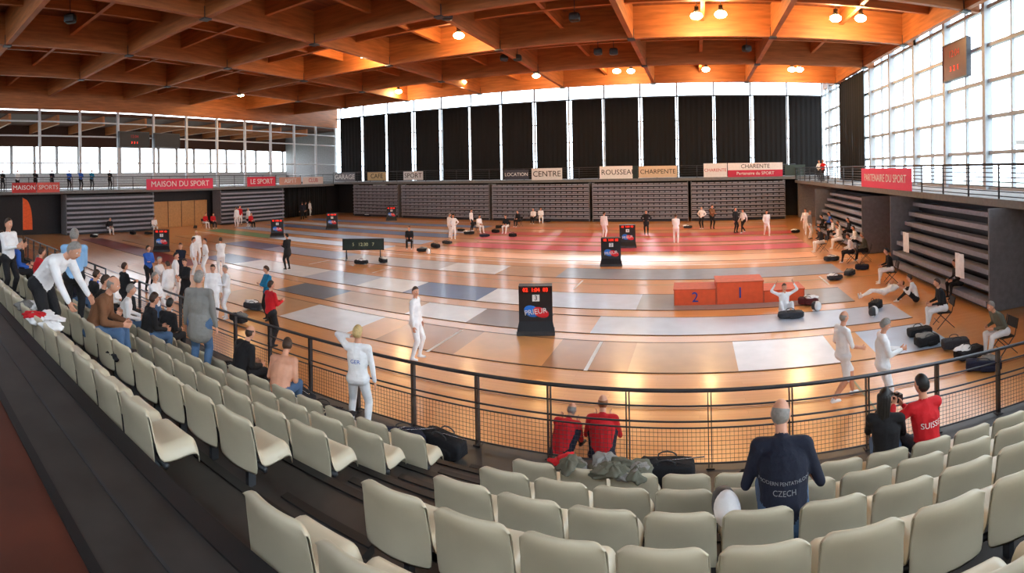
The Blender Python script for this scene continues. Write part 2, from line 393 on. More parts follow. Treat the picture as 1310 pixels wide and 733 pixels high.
# ------------------------------------------------------------------ pistes
def piste(Y0, Y1, panels):
    b = B()
    X0 = min(p[0] for p in panels); X1 = max(p[1] for p in panels)
    for xa, xb, col in panels:
        b.box(xa, xb, Y0, Y1, .002, .012, M('piste_%d_%d_%d' % col, col, .32, var=.06, scale=2, coat=.35))
    for y in (Y0-.02, Y1-.02): b.box(X0, X1, y, y+.04, .002, .015, M('piste_edge', (112, 80, 58), .5))
    b.make('fencing_piste')
TAN = (204, 156, 106); TAN2 = (186, 130, 80); WH = (242, 244, 248); BL = (88, 102, 150); GR = (158, 164, 176); SIL = (200, 208, 222); OR = (234, 168, 102); RD = (232, 92, 104); PK = (240, 124, 134)
piste(11.3, 13.3, [(-24, -16, OR), (-16, -12.1, TAN), (-12.1, -9.3, WH), (-9.3, -8.3, OR), (-8.3, -5.9, TAN2), (-5.9, -3.6, OR), (-3.6, -1.6, TAN2), (-1.6, .88, TAN), (.88, 3.3, WH), (3.3, 4.2, OR), (4.2, 6.2, (190, 208, 226))])
piste(13.9, 15.6, [(-36, -22, (140, 40, 36)), (-22, -15, OR), (-15, -12.5, (104, 112, 122)), (-12.5, -9, TAN), (-9, -6.8, WH), (-6.8, -4.5, (136, 94, 64)), (-3.0, 6.2, SIL)])
piste(16.4, 18.5, [(-34, -24, TAN), (-24, -21, BL), (-21, -16, WH), (-16, -13, (196, 206, 224)), (-13, -10.7, WH), (-10.7, -7.6, BL), (-7.6, -5.5, WH), (-5.5, -2, (210, 220, 238)), (-2, 5.2, (164, 154, 144))])
piste(21.0, 23.2, [(-34, -28, TAN), (-28, -24, BL), (-24, -18, (178, 194, 226)), (-18, -11.7, (206, 200, 200)), (-11.7, -8.8, WH), (-8.8, -6, TAN), (-6, 6.2, GR)])
piste(25.2, 27.0, [(-36, -28, (84, 132, 76)), (-28, -18, (206, 218, 238)), (-17, 6, (236, 158, 94))])
piste(28.3, 30.2, [(-36, -17, (176, 198, 232)), (-15, 6.5, RD)])
piste(30.6, 31.6, [(-14, 6.5, (244, 160, 144))])
piste(32.0, 34.0, [(-36, -17, (96, 126, 180)), (-15, 6.5, PK)])
piste(34.8, 36.6, [(-37, -17, (206, 218, 238)), (-16, 7, (214, 76, 66))])
piste(38.6, 40.4, [(-37, -17, (110, 150, 208)), (-16, 7, (230, 130, 76))])
b = B()
def dline(x0, y0, x1, y1, w, mat):
    d = Vector((x1-x0, y1-y0, 0)); n = Vector((-d.y, d.x, 0)).normalized()*w/2
    V = [Vector((x0, y0, 0))-n, Vector((x1, y1, 0))-n, Vector((x1, y1, 0))+n, Vector((x0, y0, 0))+n]
    b.add([(p.x, p.y, .018) for p in V], [(0, 1, 2, 3)], mat)
for px in (570, 760): p = spot(px, 436 if px < 600 else 455); dline(p.x, p.y-1, p.x, p.y+1, .09, WHITE)
for x in (-18, -14, -4.7, 2, 5): dline(x, 19, x, 20.6, .08, WHITE)
CL1 = M('court_line_green', (150, 150, 110), .4)
dline(-36, 20.0, 7.5, 20.0, .06, CL1); dline(-36, 10.4, 7.8, 10.4, .05, M('court_line_blue', (120, 120, 140), .4))
dline(-30, 9.6, 7.8, 9.6, .05, M('court_line_brown', (150, 96, 60), .4)); dline(3.2, 7.6, 3.2, 11.2, .04, CL1)
dline(-36, 24.2, 7.5, 24.2, .08, WHITE); dline(-36, 42.6, 7.5, 42.6, .08, WHITE)
b.make('court_line_markings')

# ------------------------------------------------------------------ stand
rowsY = [5.28, 4.40, 3.52, 2.67, 1.80]; rowsZ = [.63, 1.02, 1.41, 1.79, 2.05]
XLS, XRS = -27.0, 12.3
b = B()
b.box(XLS, XRS, rowsY[0]+.78, 7.32, .0, .30, TIER)
for k, (y, z) in enumerate(zip(rowsY, rowsZ)):
    b.box(XLS, XRS, y-.12, y+.78, 0, z, TIER)
    b.box(XLS, XRS, y+.70, y+.785, z, z+.012, NOSE)
zF = 2.58
b.box(XLS, XRS, .93, 1.68, 0, zF, TIER); b.box(XLS, XRS, -3.0, .93, 0, zF, TIERB); b.box(XLS, XRS, 1.55, 1.682, zF, zF+.012, NOSE)
b.box(XLS, XRS, .93, .99, zF, zF+.01, NOSE); b.box(XLS, XRS, 1.27, 1.29, zF, zF+.006, STEEL)
for k in range(5):   # aisle half steps
    y = rowsY[k]+.78; z = rowsZ[k]
    b.box(-3.1, -2.2, y, y+.38, z-.42, z-.19, TIER); b.box(-3.1, -2.2, y+.31, y+.39, z-.19, z-.178, NOSE)
b.make('grandstand_tiers')

# seat mesh
prof = [(.045, .24), (.03, .38), (.012, .52), (-.005, .64), (-.008, .69), (.008, .71), (.032, .70), (.045, .66), (.06, .56), (.085, .46), (.125, .40), (.20, .378), (.31, .378), (.41, .385), (.462, .372), (.485, .34), (.49, .26)]
def seat_arrays():
    n = 10; V = []; Fc = []
    for j, (y, z) in enumerate(prof):
        outer = j <= 4; inner = 5 <= j <= 9
        for i in range(n+1):
            v = -1+2*i/n; a = abs(v)
            hw = .258
            if 3 <= j <= 6: hw -= .014
            x = hw*v; yy = y; zz = z
            if outer or inner:
                yy += .045*(v*v)
                if outer and j in (1, 2): yy += .026*(1-v**4)
                if 3 <= j <= 6: zz -= .035*(a**8)
            else: zz += .016*(a**4)
            if i in (0, n):
                if inner: yy -= .05
                elif not outer: zz -= .12
            V.append((x, yy, zz))
    m = n+1
    for j in range(len(prof)-1):
        for i in range(n):
            a = j*m+i; Fc.append((a, a+m, a+m+1, a+1))
    me = bpy.data.meshes.new('seat'); me.from_pydata(V, [], Fc); o = bpy.data.objects.new('seat', me); scene.collection.objects.link(o)
    so = o.modifiers.new('s', 'SOLIDIFY'); so.thickness = .012; so.offset = 0
    sd = o.modifiers.new('d', 'SUBSURF'); sd.levels = 1
    dg = bpy.context.evaluated_depsgraph_get(); dg.update(); ev = o.evaluated_get(dg); m2 = ev.to_mesh()
    VV = np.array([v.co[:] for v in m2.vertices]); FF = [tuple(p.vertices) for p in m2.polygons]
    ev.to_mesh_clear(); bpy.data.objects.remove(o); return VV, FF
SV, SF = seat_arrays()
def seat_row(xs, y, z):
    b = B()
    for x in xs:
        b.add(SV+np.array([x, 0, 0]), SF, CREAM, True)
        b.box(x-.03, x+.03, .10, .38, .20, .35, STEEL); b.box(x-.02, x+.02, .18, .26, .002, .25, STEEL)
    b.tube((xs[0]-.2, .22, .22), (xs[-1]+.2, .22, .22), .025, STEEL)
    b.make('stadium_seat_row', (0, y, z))
for k, (y, z) in enumerate(zip(rowsY, rowsZ)):
    off = -.22 if k == 4 else (-.06 if k == 3 else 0)
    xs = [-3.42+off-.55*k for k in range(42)]; seat_row(xs[::-1], y, z)
    seat_row([-1.8+off+.55*k for k in range(25)], y, z)

# main railing
b = B(); YR = 7.2
for xa, xb in ((-14.7, 12.2), (-27, -16.3)):
    b.tube((xa, YR, 1.39), (xb, YR, 1.39), .03, RAILM, 8)
    for z in (1.17, .95): b.tube((xa, YR, z), (xb, YR, z), .014, RAILM)
    for z in (.86, .36): b.tube((xa, YR, z), (xb, YR, z), .012, RAILM)
    n = int((xb-xa)/.06)
    for k in range(n): b.box(xa+k*.06, xa+k*.06+.004, YR-.002, YR+.002, .36, .86, RAILM)
    for k in range(1, 8): b.box(xa, xb, YR-.003, YR+.001, .36+k*.0625-.002, .36+k*.0625+.002, RAILM)
    k = math.ceil((xa-.14)/1.16)
    while .14+1.16*k < xb:
        x = .14+1.16*k; k += 1
        for dx in (-.022, .022): b.box(x+dx-.006, x+dx+.006, YR-.035, YR+.035, .302, 1.37, RAILM)
        b.box(x-.06, x+.06, YR-.06, YR+.06, .302, .315, RAILM)
    for x in (xa, xb): b.tube((x, YR, .302), (x, YR, 1.39), .028, RAILM, 8)
b.make('grandstand_railing')

# ------------------------------------------------------------------ people
HEADC = {}
def head_arrays(nu, nv, style):
    key = (nu, style)
    if key in HEADC: return HEADC[key]
    V = []; Fc = []; T = []; msk = []
    for j in range(nv+1):
        t = math.pi*j/nv
        for i in range(nu):
            p = 2*math.pi*i/nu; dx, dy, dz = math.sin(t)*math.cos(p), math.sin(t)*math.sin(p), math.cos(t)
            x, y, z = .077*dx, .097*dy, .12*dz
            if dz < 0: x *= 1-.30*dz*dz
            if dz < -.2 and dy < 0: y *= 1-.35*min(1, (-dz-.2)*1.6)
            if dy > 0:
                y *= .93
                if dz < -.5: y += .014*(min(1, (-dz-.5)*3))*dy
                y += .024*math.exp(-(x/.013)**2-((z+.016)/(.020 if z < -.016 else .034))**2)
                for sx in (-1, 1): y -= .011*math.exp(-((x-sx*.031)/.017)**2-((z-.010)/.013)**2)
                y += .005*math.exp(-((z-.034)/.010)**2-(x/.05)**2)
                y += .007*math.exp(-(x/.024)**2-((z+.056)/.011)**2)
            if style == 'bald': mk = 0
            elif style == 'ring': mk = 1 if (dy < .25 and dz < .45 and dz > -.2-.6*max(0, -dy)) else 0
            else:
                if dy > .3: thr = .38+(dy-.3)*.42
                elif dy > 0: thr = .02+dy*1.2
                else: thr = max(-.55, .02+dy*1.3)
                mk = 1 if dz > thr else 0
            msk.append(mk)
            if mk:
                k = 1.10+.02*math.sin(i*2.3+j*1.7)
                if style == 'ring': k = 1.04
                x *= k; y *= k; z *= k if z > 0 else 1
            V.append((x, y, z))
    for j in range(nv):
        for i in range(nu):
            a = j*nu+i; c = j*nu+(i+1) % nu; Fc.append((a, a+nu, c+nu, c))
            cen = np.mean([V[a], V[c], V[a+nu], V[c+nu]], axis=0)
            if msk[a]+msk[c]+msk[a+nu]+msk[c+nu] >= 3: T.append('hair')
            elif cen[1] > .05 and abs(cen[0]) < .024 and abs(cen[2]+.057) < .0075: T.append('lip')
            else: T.append('skin')
    HEADC[key] = (np.array(V), Fc, T); return HEADC[key]

HANDC = {}
def hand_arrays(voxel, curl):
    key = (voxel, curl)
    if key in HANDC: return HANDC[key]
    V = []; Fc = []
    def cp(a, c, r0_, r1_, n=8):
        v, f = capsule(a, c, r0_, r1_, n); o = len(V); V.extend(v); Fc.extend([tuple(q+o for q in g) for g in f])
    cp((0, 0, -.02), (0, 0, .03), (.026, .019), (.032, .016), 12); cp((0, 0, .03), (0, 0, .078), (.036, .015), (.037, .012), 12)
    for x, ln in ((-.029, .056), (-.010, .070), (.010, .077), (.029, .069)):
        p = Vector((x, 0, .082)); a = 0; sp = x*1.2
        for k, (fr, an) in enumerate(((.45, 12), (.32, 32), (.23, 34))):
            a += math.radians(an*curl); q = p+Vector((sp*.3, math.sin(a), math.cos(a)))*ln*fr*1.0
            cp(p, q, (.0092-.0008*k,)*2, (.0086-.0009*k,)*2); p = q
    p = Vector((.026, .004, .022)); q = p+Vector((.030, .012, .030)); cp(p, q, (.014, .014), (.0105, .0105)); r = q+Vector((.008, .012, .028)); cp(q, r, (.0105, .0105), (.0085, .0085))
    HANDC[key] = remeshed(V, Fc, voxel, 1); return HANDC[key]

def ik(a, t, l1, l2, hint):
    d = t-a; Ln = max(.05, min(d.length, .995*(l1+l2))); d.normalize()
    a1 = (l1*l1-l2*l2+Ln*Ln)/(2*Ln); h = math.sqrt(max(0, l1*l1-a1*a1))
    hv = Vector(hint); hv = hv-d*hv.dot(d); hv.normalize()
    return a+d*a1+hv*h, a+d*Ln
SKIN = M('skin', (218, 158, 128), .55, var=.08, scale=10); LIP = M('lip', (170, 92, 84), .5); EYEW = M('eye_white', (235, 235, 235), .3); EYEP = M('eye_iris', (50, 36, 28), .3)
HAIRS = {'brown': M('hair_brown', (64, 42, 28), .6, var=.3, scale=40), 'black': M('hair_black', (22, 19, 18), .5, var=.3, scale=40), 'grey': M('hair_grey', (142, 136, 130), .6, var=.2, scale=40),
         'blond': M('hair_blond', (206, 176, 120), .6, var=.2, scale=40), 'ginger': M('hair_ginger', (150, 92, 52), .6, var=.2, scale=40)}
C_W = cloth('white', (248, 248, 250)); C_B = cloth('black', (26, 26, 30)); C_N = cloth('navy', (18, 24, 44)); C_R = cloth('red', (206, 24, 34)); C_G = cloth('grey', (134, 132, 128))
C_BL = cloth('blue', (44, 96, 190)); C_LB = cloth('light_blue', (140, 182, 222)); C_BR = cloth('brown', (126, 84, 56)); C_TQ = cloth('teal', (16, 120, 160)); C_J = cloth('jeans', (74, 102, 136)); C_OL = cloth('olive', (98, 98, 84))

def figure(name, loc, face=0, h=1.78, top=C_W, bottom=C_W, shoe=BLACK, hair='brown', style='short', pel=(0, 0, .93), lean=0, side=0,
           hands=((-.27, .06, .84), (.27, .06, .84)), feet=((-.11, .02, .085), (.11, -.02, .085)), head=(0, 0), elbow=None, knee=None,
           sleeves=True, long_hair=False, coat=False, shins=None, lie=None, curl=1.0, text=None, bulk=1.06, weapon=False, torso_skin=False, mask=False, zoff=0, tmat=None, sw=.178):
    dist = (Vector(loc)-Vector((0, 0, CAMZ))).length
    near = dist < 15; vox = .013 if dist < 11 else (.02 if near else .03)
    P = Vector(pel); la = math.radians(lean); sa = math.radians(side)
    def updir(a): return Vector((math.sin(sa), math.sin(a)*math.cos(sa), math.cos(a)*math.cos(sa)))
    t1 = updir(la*.75); t2 = updir(la*1.12); t3 = updir(la*.9 if abs(lean) < 40 else la)
    S = Vector((math.cos(sa), 0, -math.sin(sa)))
    W = P+t1*.15; C = W+(t1+t2).normalized()*.2; Nk = C+t2*.17
    shL = Nk-S*sw-t2*.045; shR = Nk+S*sw-t2*.045
    hp = math.radians(head[0]); hd = (t3+Vector((0, math.sin(hp)*.5, 0))).normalized(); HC = Nk+hd*.185+Vector((0, .02, 0))
    pr = []
    m = bulk
    def add(p0, p1, r0_, r1_, tag, ref=None):
        r0_ = (r0_, r0_) if not isinstance(r0_, tuple) else r0_; r1_ = (r1_, r1_) if not isinstance(r1_, tuple) else r1_
        pr.append((Vector(p0), Vector(p1), r0_, r1_, tag, ref))
    TT = 'skin' if torso_skin else 'top'
    hL = P-S*.085-t1*.02; hR = P+S*.085-t1*.02
    add(hL, hR, (.105*m, .115*m), (.105*m, .115*m), 'bottom', (0, 0, 1))
    add(P+t1*.05, W, (.155*m, .112*m), (.145*m, .105*m), TT, S)
    add(W, C, (.145*m, .105*m), (.168*m, .12*m), TT, S)
    add(C, Nk-t2*.07, (.168*m, .12*m), (.12*m, .085*m), TT, S)
    add(shL, shR, .062*m, .062*m, TT)
    add(Nk-t2*.05, Nk-t2*.0, (.085, .07), (.06, .058), TT, S)
    add(Nk-t2*.02, HC-hd*.05, .054, .052, 'skin')
    if coat: add(P+t1*.06, P-Vector((0, .0, .16)), (.165*m, .13*m), (.185*m, .15*m), 'top', S)
    wr = []
    for i, (sh, tg) in enumerate(((shL, hands[0]), (shR, hands[1]))):
        sx = -1 if i == 0 else 1
        hint = elbow[i] if elbow else (sx*.45, -1, -.25)
        el, w_ = ik(sh, Vector(tg), .29, .255, hint)
        sl = 'top' if sleeves and not torso_skin else 'skin'
        mm = m if sleeves else 1
        add(sh, el, .056*m, .044*mm, TT if (sleeves or torso_skin) else 'short'); add(el, w_, .043*mm, .031*mm, sl); wr.append((el, w_))
    for i, (hj, tg) in enumerate(((hL, feet[0]), (hR, feet[1]))):
        sx = -1 if i == 0 else 1
        hint = knee[i] if knee else (sx*.18, 1, .35)
        kn, an = ik(hj, Vector(tg), .435, .43, hint)
        add(hj, kn, .088*m, .060*m, 'bottom'); c = kn+(an-kn)*.32+(Vector((0, -.012, 0)))
        sg = 'shin' if shins else 'bottom'
        add(kn, c, .058*m, .057*m, sg); add(c, an, .055*m, .036*(m if not shins else 1), sg)
        add(an+Vector((0, -.035, -.035)), an+Vector((sx*.015, .13, -.045)), (.040, .038), (.040, .028), 'shoe', (1, 0, 0))
        add(an, an+Vector((0, 0, -.03)), .040, .042, 'shoe')
    V = []; Fc = []
    for p0, p1, a, c, tag, ref in pr:
        v, f = capsule(p0, p1, a, c, 12, ref); o = len(V); V.extend(v); Fc.extend([tuple(q+o for q in g) for g in f])
    VV, FF = remeshed(V, Fc, vox, 3)
    cen = VV[np.array([f[:3] for f in FF])].mean(axis=1)
    best = np.full(len(cen), 1e9); bi = np.zeros(len(cen), int)
    for k, (p0, p1, a, c, tag, ref) in enumerate(pr):
        A = np.array(p0); D = np.array(p1)-A; L2 = max(1e-9, D.dot(D)); t = np.clip(((cen-A) @ D)/L2, 0, 1)
        dd = np.linalg.norm(cen-A-t[:, None]*D, axis=1) - ((a[0]+a[1])/2*(1-t)+(c[0]+c[1])/2*t)
        u = dd < best; best[u] = dd[u]; bi[u] = k
    mats = {'top': top, 'bottom': bottom, 'shoe': shoe, 'skin': SKIN, 'shin': shins if shins not in (None, True) else SKIN, 'short': top}
    b = B(); b.add(VV, FF, [mats[pr[k][4]] for k in bi], True)
    if text:
        bv = BVHTree.FromPolygons([tuple(v) for v in VV], FF)
        for txt, size, zz in text:
            tb = B(); tb.text(txt, size, Matrix.Identity(4), WHITE, 0)
            pts = []
            for v in tb.v:
                o = P+t1*.0+S*v[0]+t1*(zz+v[1])+Vector((0, -.6, 0)); hit = bv.ray_cast(o, Vector((0, 1, 0)))
                pts.append((hit[0]+Vector((0, -.008, 0))) if hit[0] else o+Vector((0, .45, 0)))
            b.add(pts, tb.f, tmat or WHITE)
    # head
    nu = 40 if near else 20
    hv, hf, ht = head_arrays(nu, nu, style)
    hm = Matrix.Translation(HC) @ Matrix.Rotation(-math.radians(head[1]), 4, 'Z') @ Matrix.Rotation(-math.radians(head[0]+lean*.35), 4, 'X')
    hair_m = HAIRS[hair]; mm = {'hair': hair_m, 'skin': SKIN, 'lip': LIP}
    b.add([hm @ Vector(v) for v in hv], hf, [mm[t] for t in ht], True)
    r3 = hm.to_3x3()
    for sx in (-1, 1):
        b.ell(hm @ Vector((sx*.078, -.004, -.004)), (.010, .018, .031), SKIN, 10, 6, mtx=r3)
        if dist < 25:
            b.ell(hm @ Vector((sx*.031, .072, .010)), (.0125, .009, .009), EYEW, 10, 6, mtx=r3)
            b.ell(hm @ Vector((sx*.031, .0785, .010)), (.0055, .004, .0055), EYEP, 8, 5, mtx=r3)
            b.ell(hm @ Vector((sx*.031, .087, .030)), (.018, .005, .004), hair_m, 8, 5, mtx=r3)
    if long_hair:
        for k in range(7):
            a = math.radians(-150+k*20-0); q = Vector((math.cos(a)*.070, math.sin(a)*.075, 0))
            b.cap(hm @ (q+Vector((0, 0, .03))), hm @ (q*1.05+Vector((0, -.03, -.25))), (.034, .034), (.02, .02), hair_m, 8, hemi=True)
    if mask:
        b.ell(hm @ Vector((0, .02, 0)), (.105, .12, .15), M('mask_mesh', (60, 62, 66), .5), 16, 12, pw=.85, mtx=r3)
        b.ell(hm @ Vector((0, .05, -.13)), (.09, .07, .09), C_W, 14, 8, mtx=r3)
    for i, (el, w_) in enumerate(wr):
        Z = (w_-el).normalized(); X = Vector((0, 1, 0)) if abs(Z.y) < .8 else Vector((0, 0, 1)); X = (X-Z*X.dot(Z)).normalized(); Y = Z.cross(X)
        hv, hf = hand_arrays(.0045 if dist < 11 else .008, curl)
        sg = -1 if i == 1 else 1
        pts = [w_+Z*.012+X*v[0]+Y*(v[1]*sg)+Z*v[2] for v in hv]
        b.add(pts, hf if sg == 1 else [g[::-1] for g in hf], SKIN, True)
        if weapon and i == 1:
            g = w_+Z*.09; wd = (Vector((.1, .35, -.9))).normalized()
            b.ell(g+wd*.06, (.06, .06, .025), M('blade_steel', (190, 192, 196), .25, metal=1), 14, 6); b.cap(g, g+wd*.95, (.005, .005), (.002, .002), M('blade_steel', (190, 192, 196), .25, metal=1), 6)
    s = h/1.78; X4 = Matrix.Scale(s, 4)
    if lie is not None: X4 = Matrix.Translation((0, 0, .13)) @ Matrix.Rotation(math.radians(lie), 4, 'X') @ Matrix.Translation((0, 0, -.9)) @ X4
    b.v = [tuple(X4 @ Vector(v)) for v in b.v]
    zmin = min(v[2] for v in b.v) if lie is not None else 0
    l = Vector(loc); l.z += zoff-zmin
    return b.make(name, l, -math.radians(face))

def sit(seat=.45, **k):
    d = dict(pel=(0, 0, seat+.10), lean=14, hands=((-.14, .36, seat+.22), (.14, .36, seat+.22)), feet=((-.13, .50, .085), (.13, .44, .085))); d.update(k); return d
def sitfloor(**k):
    d = dict(pel=(0, 0, .13), lean=18, hands=((-.16, .40, .46), (.16, .40, .46)), feet=((-.14, .62, .085), (.14, .56, .085))); d.update(k); return d
WALK = dict(feet=((-.09, .27, .09), (.09, -.27, .12)), hands=((-.25, -.12, .87), (.25, .22, .92)), pel=(0, 0, .90))
CROSS = dict(hands=((.09, .22, 1.16), (-.09, .24, 1.12)), elbow=((-1, .1, -.6), (1, .1, -.6)))
HOLD = dict(hands=((-.08, .33, 1.15), (.08, .33, 1.18)))
HIPS = dict(hands=((-.19, .05, 1.02), (.19, .05, 1.02)), elbow=((-1, -.3, 0), (1, -.3, 0)))
HEADH = dict(hands=((-.15, .06, 1.56), (.27, .05, .86)), elbow=((-1, .2, -.1), (1, -1, -.2)))

# near figures -------------------------------------------------------
zA, zB, zC, zD, zE = rowsZ
rowY = dict(A=rowsY[0], B=rowsY[1], C=rowsY[2], D=rowsY[3], E=rowsY[4]); rowZ = dict(A=zA, B=zB, C=zC, D=zD, E=zE)
SB = .22
PR = M('shirt_print', (140, 144, 150), .7)
figure('seated_spectator', (.62, rowY['C']+.24, zC), 6, 1.72, C_N, C_J, hair='grey', style='ring', **sit(.41, lean=28, head=(14, 16), sleeves=False, bulk=1.30, sw=.185, hands=((-.22, .36, .66), (.22, .36, .66)), text=[('MODERN PENTATHLON', .036, .29), ('CZECH', .056, .225)], tmat=PR))
figure('seated_spectator', (2.10, rowY['A']+SB, zA), 20, 1.70, C_B, C_J, hair='black', long_hair=True, **sit(.41, lean=8, head=(0, 25), hands=((-.1, .38, .9), (.1, .36, .9)), bulk=1.1))
figure('seated_photographer', (2.63, rowY['A']+SB, zA), -8, 1.80, C_R, C_N, hair='black', **sit(.41, lean=8, head=(0, -20), hands=((-.26, .34, .92), (-.10, .36, .88)), curl=1.8, bulk=1.16, text=[('SUISSE', .095, .30)]))
figure('seated_coach', spot(717, 590, .02), 10, 1.66, C_R, C_N, hair='grey', style='ring', **sitfloor(lean=44, sleeves=False, bulk=1.3, sw=.19, head=(10, -10)))
figure('seated_coach', spot(770, 590, .02), -6, 1.78, C_R, C_N, hair='ginger', style='ring', **sitfloor(lean=32, sleeves=False, bulk=1.28, sw=.19))
figure('fencer', (-5.15, 6.55, .305), -18, 1.78, C_W, C_W, C_W, hair='blond', bulk=1.12, text=[('GER', .09, .28)], tmat=C_BL, **dict(HEADH, head=(4, 10), feet=((-.17, .10, .085), (.16, -.04, .085))))
figure('fencer', spot(532, 460), 80, 1.80, C_W, C_W, C_W, hair='brown', feet=((-.14, .05, .085), (.12, -.04, .085)), head=(0, 40), bulk=1.16)
figure('fencer', spot(1079, 512), 75, 1.78, C_W, C_W, C_W, hair='grey', style='ring', sleeves=False, shins=True, bulk=1.14, **dict(WALK, head=(12, 0), hands=((-.20, .15, .92), (.2, .30, 1.02))))
figure('fencer', spot(1130, 530), 100, 1.78, C_W, C_W, C_W, hair='grey', bulk=1.2, **dict(HOLD, head=(24, 0)))
figure('standing_spectator', (-7.35, 5.0, zB), -35, 1.90, C_G, C_J, hair='grey', coat=True, bulk=1.22, head=(0, 20))
def seated_row(x, row, face, h, top, bt, hair, style='short', **k):
    figure('seated_spectator', (x, rowY[row]+SB, rowZ[row]), face, h, top, bt, hair=hair, style=style, **sit(.41, **k))
seated_row(-6.9, 'A', 10, 1.76, C_B, C_B, 'brown', 'ring', lean=18, head=(10, -10), bulk=1.3, sw=.2)
seated_row(-5.9, 'A', -20, 1.76, C_LB, C_J, 'brown', lean=26, sleeves=False, head=(15, -20), bulk=1.2, torso_skin=True)
figure('bending_spectator', (-7.0, 2.20, zE), 55, 1.88, C_W, C_B, hair='grey', lean=50, pel=(0, -.12, .93), hands=((-.20, .62, .62), (.22, .60, .55)), head=(10, 0), bulk=1.25, sw=.19)
figure('standing_spectator', (-8.8, 3.25, zD), -60, 1.84, C_LB, C_B, hair='grey', lean=8, bulk=1.2, **HOLD)
seated_row(-7.0, 'D', 38, 1.80, C_BR, C_J, 'grey', 'ring', lean=24, head=(10, 0), hands=((-.10, .44, .62), (.12, .44, .62)), bulk=1.25, sw=.19)
figure('standing_spectator', (-10.2, 2.35, zE), 60, 1.70, C_W, C_B, hair='brown', **HOLD)
figure('standing_spectator', (-12.0, 2.4, zE), 20, 1.74, C_B, C_B, hair='brown', **HIPS)
for x, row, fc, t, bt, hr in ((-10.2, 'A', 20, C_N, C_B, 'grey'), (-11.3, 'A', -10, C_B, C_B, 'black'), (-13.5, 'A', 0, C_BL, C_B, 'brown'), (-9.6, 'B', 30, C_W, C_J, 'grey'), (-11.4, 'B', 0, C_B, C_B, 'brown'), (-12.8, 'B', 20, C_TQ, C_B, 'brown'),
                              (-10.4, 'C', 10, C_N, C_J, 'black'), (-13.0, 'C', 0, C_R, C_B, 'brown'), (-14.9, 'C', 20, C_B, C_B, 'brown'), (-12.1, 'D', 0, C_BL, C_B, 'grey'), (-16.0, 'B', 0, C_G, C_B, 'brown'), (-18.0, 'C', 0, C_N, C_B, 'brown'), (-8.9, 'C', 30, C_B, C_B, 'brown'), (-12.4, 'A', 10, C_W, C_B, 'brown'),
                              (-8.6, 'B', 10, C_B, C_J, 'brown'), (-9.4, 'A', -15, C_B, C_B, 'black')):
    seated_row(x, row, fc, 1.76, t, bt, hr, bulk=1.15)
figure('standing_spectator', (-11.6, 6.5, .305), 60, 1.80, C_W, C_J, hair='grey', bulk=1.15, **CROSS)
figure('standing_spectator', (-13.4, 6.5, .305), 0, 1.80, C_B, C_B, hair='brown', bulk=1.15, **HOLD)
# on the sports floor
L_ = [(343, 410, 200, C_TQ, C_B, 'brown', dict(CROSS)), (347, 443, 10, C_R, C_B, 'brown', dict(HOLD)), (290, 408, 200, C_W, C_W, 'grey', dict(HOLD)), (273, 410, 120, C_W, C_W, 'brown', {}),
      (204, 392, 60, C_W, C_W, 'grey', dict(CROSS)), (216, 400, -100, C_W, C_W, 'brown', {}), (238, 396, 170, C_B, C_B, 'brown', dict(HOLD)), (247, 352, 40, C_W, C_W, 'brown', {}), (263, 354, 200, C_W, C_W, 'black', dict(HIPS)),
      (252, 338, 100, C_W, C_W, 'blond', {}), (283, 352, -60, C_W, C_W, 'brown', dict(CROSS)), (232, 366, 150, C_N, C_N, 'brown', dict(HOLD)), (368, 345, -90, C_B, C_B, 'black', dict(HOLD, coat=True)),
      (580, 306, 150, C_W, C_W, 'brown', dict(HIPS)), (575, 304, 30, C_W, C_W, 'grey', {}), (773, 305, 20, C_W, C_W, 'brown', {}), (827, 300, 180, C_B, C_B, 'black', dict(HIPS, coat=True)), (865, 311, 0, C_W, C_W, 'brown', dict(HOLD)),
      (898, 293, -150, C_W, C_B, 'grey', dict(HIPS)), (911, 293, 150, C_BR, C_B, 'brown', dict(CROSS)), (941, 298, 130, C_B, C_B, 'brown', {}), (951, 298, -130, C_W, C_B, 'brown', dict(WALK)), (981, 302, 170, C_W, C_W, 'black', dict(WALK)),
      (396, 276, 0, C_W, C_W, 'brown', {}), (391, 279, 60, C_B, C_B, 'brown', {}), (307, 288, 100, C_R, C_W, 'brown', {}), (318, 290, 180, C_W, C_W, 'grey', {}), (303, 290, -90, C_W, C_W, 'brown', {}), (1031, 300, -150, C_W, C_W, 'brown', dict(WALK)),
      (1036, 306, 120, C_G, C_W, 'grey', {}), (603, 296, 90, C_W, C_B, 'brown', {}), (387, 281, -60, C_N, C_B, 'brown', {}), (225, 385, 30, C_W, C_W, 'black', {}), (190, 372, 80, C_BL, C_B, 'brown', dict(CROSS))]
for px, py, fc, t, bt, hr, kw in L_:
    kw = dict(kw); kw.setdefault('head', (random.uniform(-5, 15), random.uniform(-30, 30)))
    nm = 'fencer' if t is C_W else ('referee' if t is C_B else 'team_member')
    figure(nm, spot(px, py), fc, random.uniform(1.74, 1.88), t, bt, C_W if t is C_W else BLACK, hr, weapon=(t is C_W and random.random() < .3), bulk=1.18, **kw)
